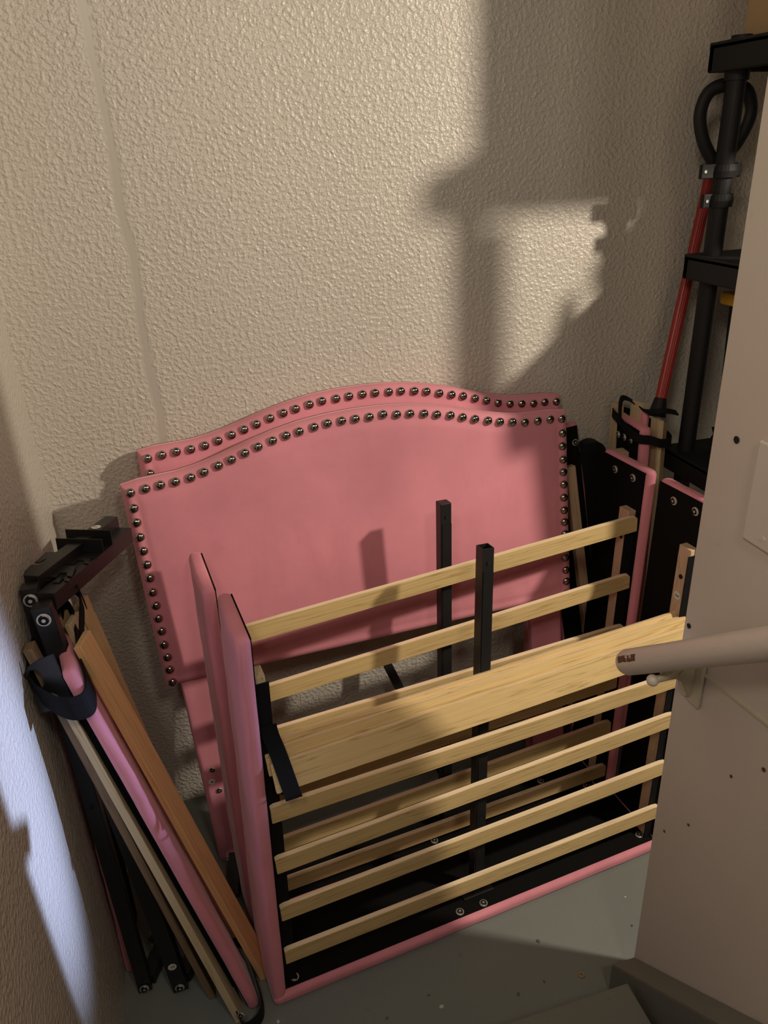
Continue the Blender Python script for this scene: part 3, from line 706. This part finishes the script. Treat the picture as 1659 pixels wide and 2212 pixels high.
# ---- dark suitcase between the rails
bm = bmesh.new(); P = []
for cx, cz, a0 in ((1.468 - 0.045, 0.985 - 0.045, 0), (1.388 + 0.035, 0.985 - 0.045, math.pi / 2)):
    for k in range(7): a = a0 + k * math.pi / 12; P.append((cx + 0.045 * math.cos(a), cz + 0.045 * math.sin(a)))
P += [(1.378, 0.02), (1.386, 0.0), (1.458, 0.0), (1.468, 0.02)]
prism(bm, P, -0.045, -0.004, 0.003, 'y')
sc = thing('suitcase', 'narrow black case with rounded top corners standing against the wall', 'suitcase', loc=(1.4, -0.03, 0.0)); bpy.context.view_layer.update()
link('shell', bm, M['plastic'], sc, mtx=sc.matrix_world.inverted())
bm = bmesh.new(); add_box(bm, 1.381, 1.466, -0.049, -0.045, 0.48, 0.495, 0.001); link('zip_band', bm, M['webbing'], sc, mtx=sc.matrix_world.inverted())

# ---- broom with ribbed red handle
bmn = thing('broom', 'red ribbed pole with black socket leaning behind the black shelf post', 'broom', loc=(1.5, -0.12, 0.0)); bpy.context.view_layer.update()
mt, L = basis((1.545, -0.150, 1.115), (1.700, -0.032, 1.66), (0, 1, 0)); bm = bmesh.new(); seg = 40
rg = []
for z in (0, 0.002, L):
    rg.append([bm.verts.new((math.cos(a * 2 * math.pi / seg) * (0.0145 if a % 2 else 0.0138), math.sin(a * 2 * math.pi / seg) * (0.0145 if a % 2 else 0.0138), z)) for a in range(seg)])
for Aa, Bb in zip(rg, rg[1:]):
    for k in range(seg): bm.faces.new((Aa[k], Aa[(k + 1) % seg], Bb[(k + 1) % seg], Bb[k]))
bm.faces.new(rg[0][::-1]); bm.faces.new(rg[-1])
link('pole', bm, M['red'], bmn, mtx=bmn.matrix_world.inverted() @ mt)
bm = bmesh.new(); bmesh.ops.create_cone(bm, cap_ends=True, segments=20, radius1=0.024, radius2=0.0155, depth=0.05, matrix=mt @ Matrix.Translation((0, 0, -0.012))); link('socket', bm, M['plastic'], bmn, mtx=bmn.matrix_world.inverted())

# ---- black plastic shelving unit
SH = thing('shelving_unit', 'black plastic shelving unit with round posts at the right edge', 'shelf', loc=(1.6, -0.2, 0.0)); bpy.context.view_layer.update(); Si = SH.matrix_world.inverted()
X0, X1, Y0, Y1 = 1.562, 2.46, -0.62, -0.155
for (x, y) in ((1.603, -0.205), (1.603, -0.58), (2.42, -0.205), (2.42, -0.58)):
    bm = bmesh.new(); cyl(bm, (x, y, 0.97), 0.0215, 1.94, 'z', 24)
    for z in (1.465, 1.885, 0.98, 0.42): cyl(bm, (x, y, z - 0.02), 0.026, 0.02, 'z', 24)
    link('post', bm, M['plastic'], SH, mtx=Si)
bm = bmesh.new(); cyl(bm, (1.705, -0.648, 0.935), 0.019, 1.87, 'z', 20); link('shadow_pole', bm, M['plastic'], SH, mtx=Si)  # unseen pole, added to widen the front post's shadow on the wall
for z in (0.40, 0.96, 1.455, 1.895):
    bm = bmesh.new(); add_box(bm, X0, X1, Y0, Y1, z + 0.022, z + 0.036, 0.002)
    add_box(bm, X0, X0 + 0.02, Y0, Y1, z - 0.022, z + 0.034, 0.004); add_box(bm, X1 - 0.02, X1, Y0, Y1, z - 0.022, z + 0.034, 0.004)
    add_box(bm, X0, X1, Y0, Y0 + 0.02, z - 0.022, z + 0.034, 0.004); add_box(bm, X0, X1, Y1 - 0.02, Y1, z - 0.022, z + 0.034, 0.004)
    link('shelf_board', bm, M['plastic'], SH, mtx=Si)
# pipe clamps on the near post and hose hung on it
for k, (z, tx) in enumerate(((1.675, -0.062), (1.612, -0.048))):
    cl = thing('pipe_clamp', ['upper', 'lower'][k] + ' black clamp with a side tab on the shelf post', 'clamp', loc=(1.603, -0.205, z)); bpy.context.view_layer.update()
    bm = bmesh.new(); tube_path(bm, [(0.026 * math.cos(a * math.pi / 12), 0.026 * math.sin(a * math.pi / 12), 0) for a in range(24)], 0, 6, True, flat=(0.004, 0.016)); link('ring', bm, M['plastic'], cl)
    link('tab', box(tx, -0.024, -0.006, 0.006, -0.015, 0.015, 0.002), M['plastic'], cl)
    bm = bmesh.new(); cyl(bm, (tx + 0.009, -0.0065, 0.0), 0.0035, 0.002, 'y', 10); link('tab_hole', bm, M['chrome'], cl)
    if k == 0: link('tab', box(0.024, 0.042, -0.008, 0.008, -0.015, 0.015, 0.003), M['plastic'], cl)
bm = bmesh.new()
tube_path(bm, spline([(1.603, -0.175, 1.685), (1.565, -0.172, 1.735), (1.548, -0.170, 1.79), (1.562, -0.172, 1.835), (1.603, -0.178, 1.848), (1.655, -0.178, 1.835), (1.678, -0.175, 1.79), (1.655, -0.175, 1.735), (1.612, -0.175, 1.690)], 8, True), 0, 10, True, flat=(0.011, 0.015))
tag(link('hose_loop', bm, M['plastic'], None, True), 'black loop of hose hanging behind the shelf post under the top shelf', 'hose')
# boxes and clutter on the shelves
cb = thing('cardboard_box', 'brown cardboard box on top of the black shelving unit', 'box', loc=(1.95, -0.38, 1.932)); bpy.context.view_layer.update()
link('carton', box(-0.325, 0.40, -0.22, 0.20, 0.0, 0.34, 0.003), M['cardboard'], cb)
link('tape_strip', box(-0.3265, -0.3245, -0.03, 0.03, 0.2, 0.34), M['tape'], cb)
link('tape_strip', box(-0.31, 0.40, -0.03, 0.03, 0.3395, 0.341), M['tape'], cb)
def lumpy(name, label, cat, c, r, seed, m, amp=0.16, flatb=True):
    bm = bmesh.new(); bmesh.ops.create_icosphere(bm, subdivisions=4, radius=1)
    for v in bm.verts:
        n_ = 1 + amp * noise.noise(v.co * 1.7 + Vector((seed, 0, 0))) + amp * 0.5 * noise.noise(v.co * 5 + Vector((0, seed, 0)))
        v.co = Vector((v.co.x * r[0] * n_, v.co.y * r[1] * n_, v.co.z * r[2] * n_))
        if flatb: v.co.z = max(v.co.z, -r[2] * 0.8)
    o = link(name, bm, m, None, True); o.location = (c[0], c[1], c[2] + (r[2] * 0.8 if flatb else 0)); return tag(o, label, cat)
tote = thing('storage_tote', 'black storage tote with a yellow lid on the shelf beside the post', 'tote', loc=(1.79, -0.39, 0.998)); bpy.context.view_layer.update()
bm = bmesh.new(); prism(bm, [(-0.115, 0), (0.115, 0), (0.135, 0.38), (-0.135, 0.38)], -0.17, 0.17, 0.006, 'y'); link('tub', bm, M['plastic'], tote)
link('lid', box(-0.15, 0.15, -0.19, 0.185, 0.375, 0.405, 0.006), M['yellow'], tote)
bm = bmesh.new(); prism(bm, [(1.906, 1.870), (1.876, 1.828), (1.840, 1.800), (1.826, 1.755), (1.830, 1.728), (1.850, 1.712), (1.860, 1.69), (1.840, 1.655), (1.806, 1.605), (1.800, 1.493), (2.42, 1.493), (2.42, 1.870)], -0.60, -0.26, 0.012, 'y')
o = link('duffel_bag', bm, M['webbing'], None); tag(smooth_by_angle(o, 50), 'large black bag filling the shelf under the top board', 'bag')
bt = thing('spray_bottle', 'black bottle with tapered neck on the shelf near the front post', 'bottle', loc=(1.752, -0.54, 1.493)); bpy.context.view_layer.update()
bm = bmesh.new(); pr = [(0.036, 0), (0.038, 0.01), (0.037, 0.10), (0.026, 0.14), (0.016, 0.175), (0.012, 0.185), (0.012, 0.205), (0.0, 0.206)]; rg = []
for r_, z in pr: rg.append([bm.verts.new((max(r_, 0.0005) * math.cos(a * math.pi / 10), max(r_, 0.0005) * math.sin(a * math.pi / 10), z)) for a in range(20)])
for Aa, Bb in zip(rg, rg[1:]):
    for k in range(20): bm.faces.new((Aa[k], Aa[(k + 1) % 20], Bb[(k + 1) % 20], Bb[k]))
bm.faces.new(rg[0][::-1]); bm.faces.new(rg[-1]); link('bottle_body', bm, M['plastic'], bt, True)
lumpy('plastic_bag', 'crumpled black plastic bag on the lower shelf by the post', 'bag', (1.600, -0.42, 0.998), (0.026, 0.11, 0.07), 5.0, M['plastic'], 0.4)

# ---- small debris on the floor
rg = bmesh.new(); tube_path(rg, [(0.0055 * math.cos(a * math.pi / 8), 0.0055 * math.sin(a * math.pi / 8), 0.002) for a in range(16)], 0.002, 6, True)
o = link('washer', rg, mat('brass', (0.5, 0.3, 0.15), 0.4, 0.6)); o.location = (1.019, -0.842, 0); tag(o, 'small tan ring washer on the grey floor near the first step', 'washer')
for k, (x, y, s, pale) in enumerate([(0.685, -0.813, 0.006, 1), (0.861, -0.839, 0.005, 0), (0.962, -0.735, 0.006, 0), (0.666, -0.78, 0.004, 0), (1.199, -0.767, 0.004, 0), (0.325, -0.735, 0.005, 1), (1.226, -0.692, 0.003, 1), (0.56, -0.80, 0.004, 0), (0.93, -0.83, 0.004, 0)]):
    bm = bmesh.new(); bmesh.ops.create_icosphere(bm, subdivisions=1, radius=s)
    for v in bm.verts: v.co = Vector((v.co.x * (1 + 0.5 * noise.noise(v.co * 300 + Vector((k, 0, 0)))), v.co.y * 0.8, max(0, v.co.z * 0.3 + s * 0.25)))
    o = link('paint_chip', bm, M['chip'] if pale else M['dirt']); o.location = (x, y, 0); o.rotation_euler[2] = k
    tag(o, ['pale crumb at the bottom of the floor below the middle of the bed', 'dark crumb between the pale ones close to the first step', 'dark smudge of dirt just below the pink foot board, right of centre', 'dark speck just above the pale crumb at the bottom of the floor', 'dark chip right beside the beige wall foot', 'pale shred beside the lower left corner of the front bed section', 'pale grain just below the right end of the pink foot board', 'dark speck left of the pale crumb at the bottom of the floor', 'dark speck a little left of the tan washer'][k], 'debris', 'crumbs on the floor')
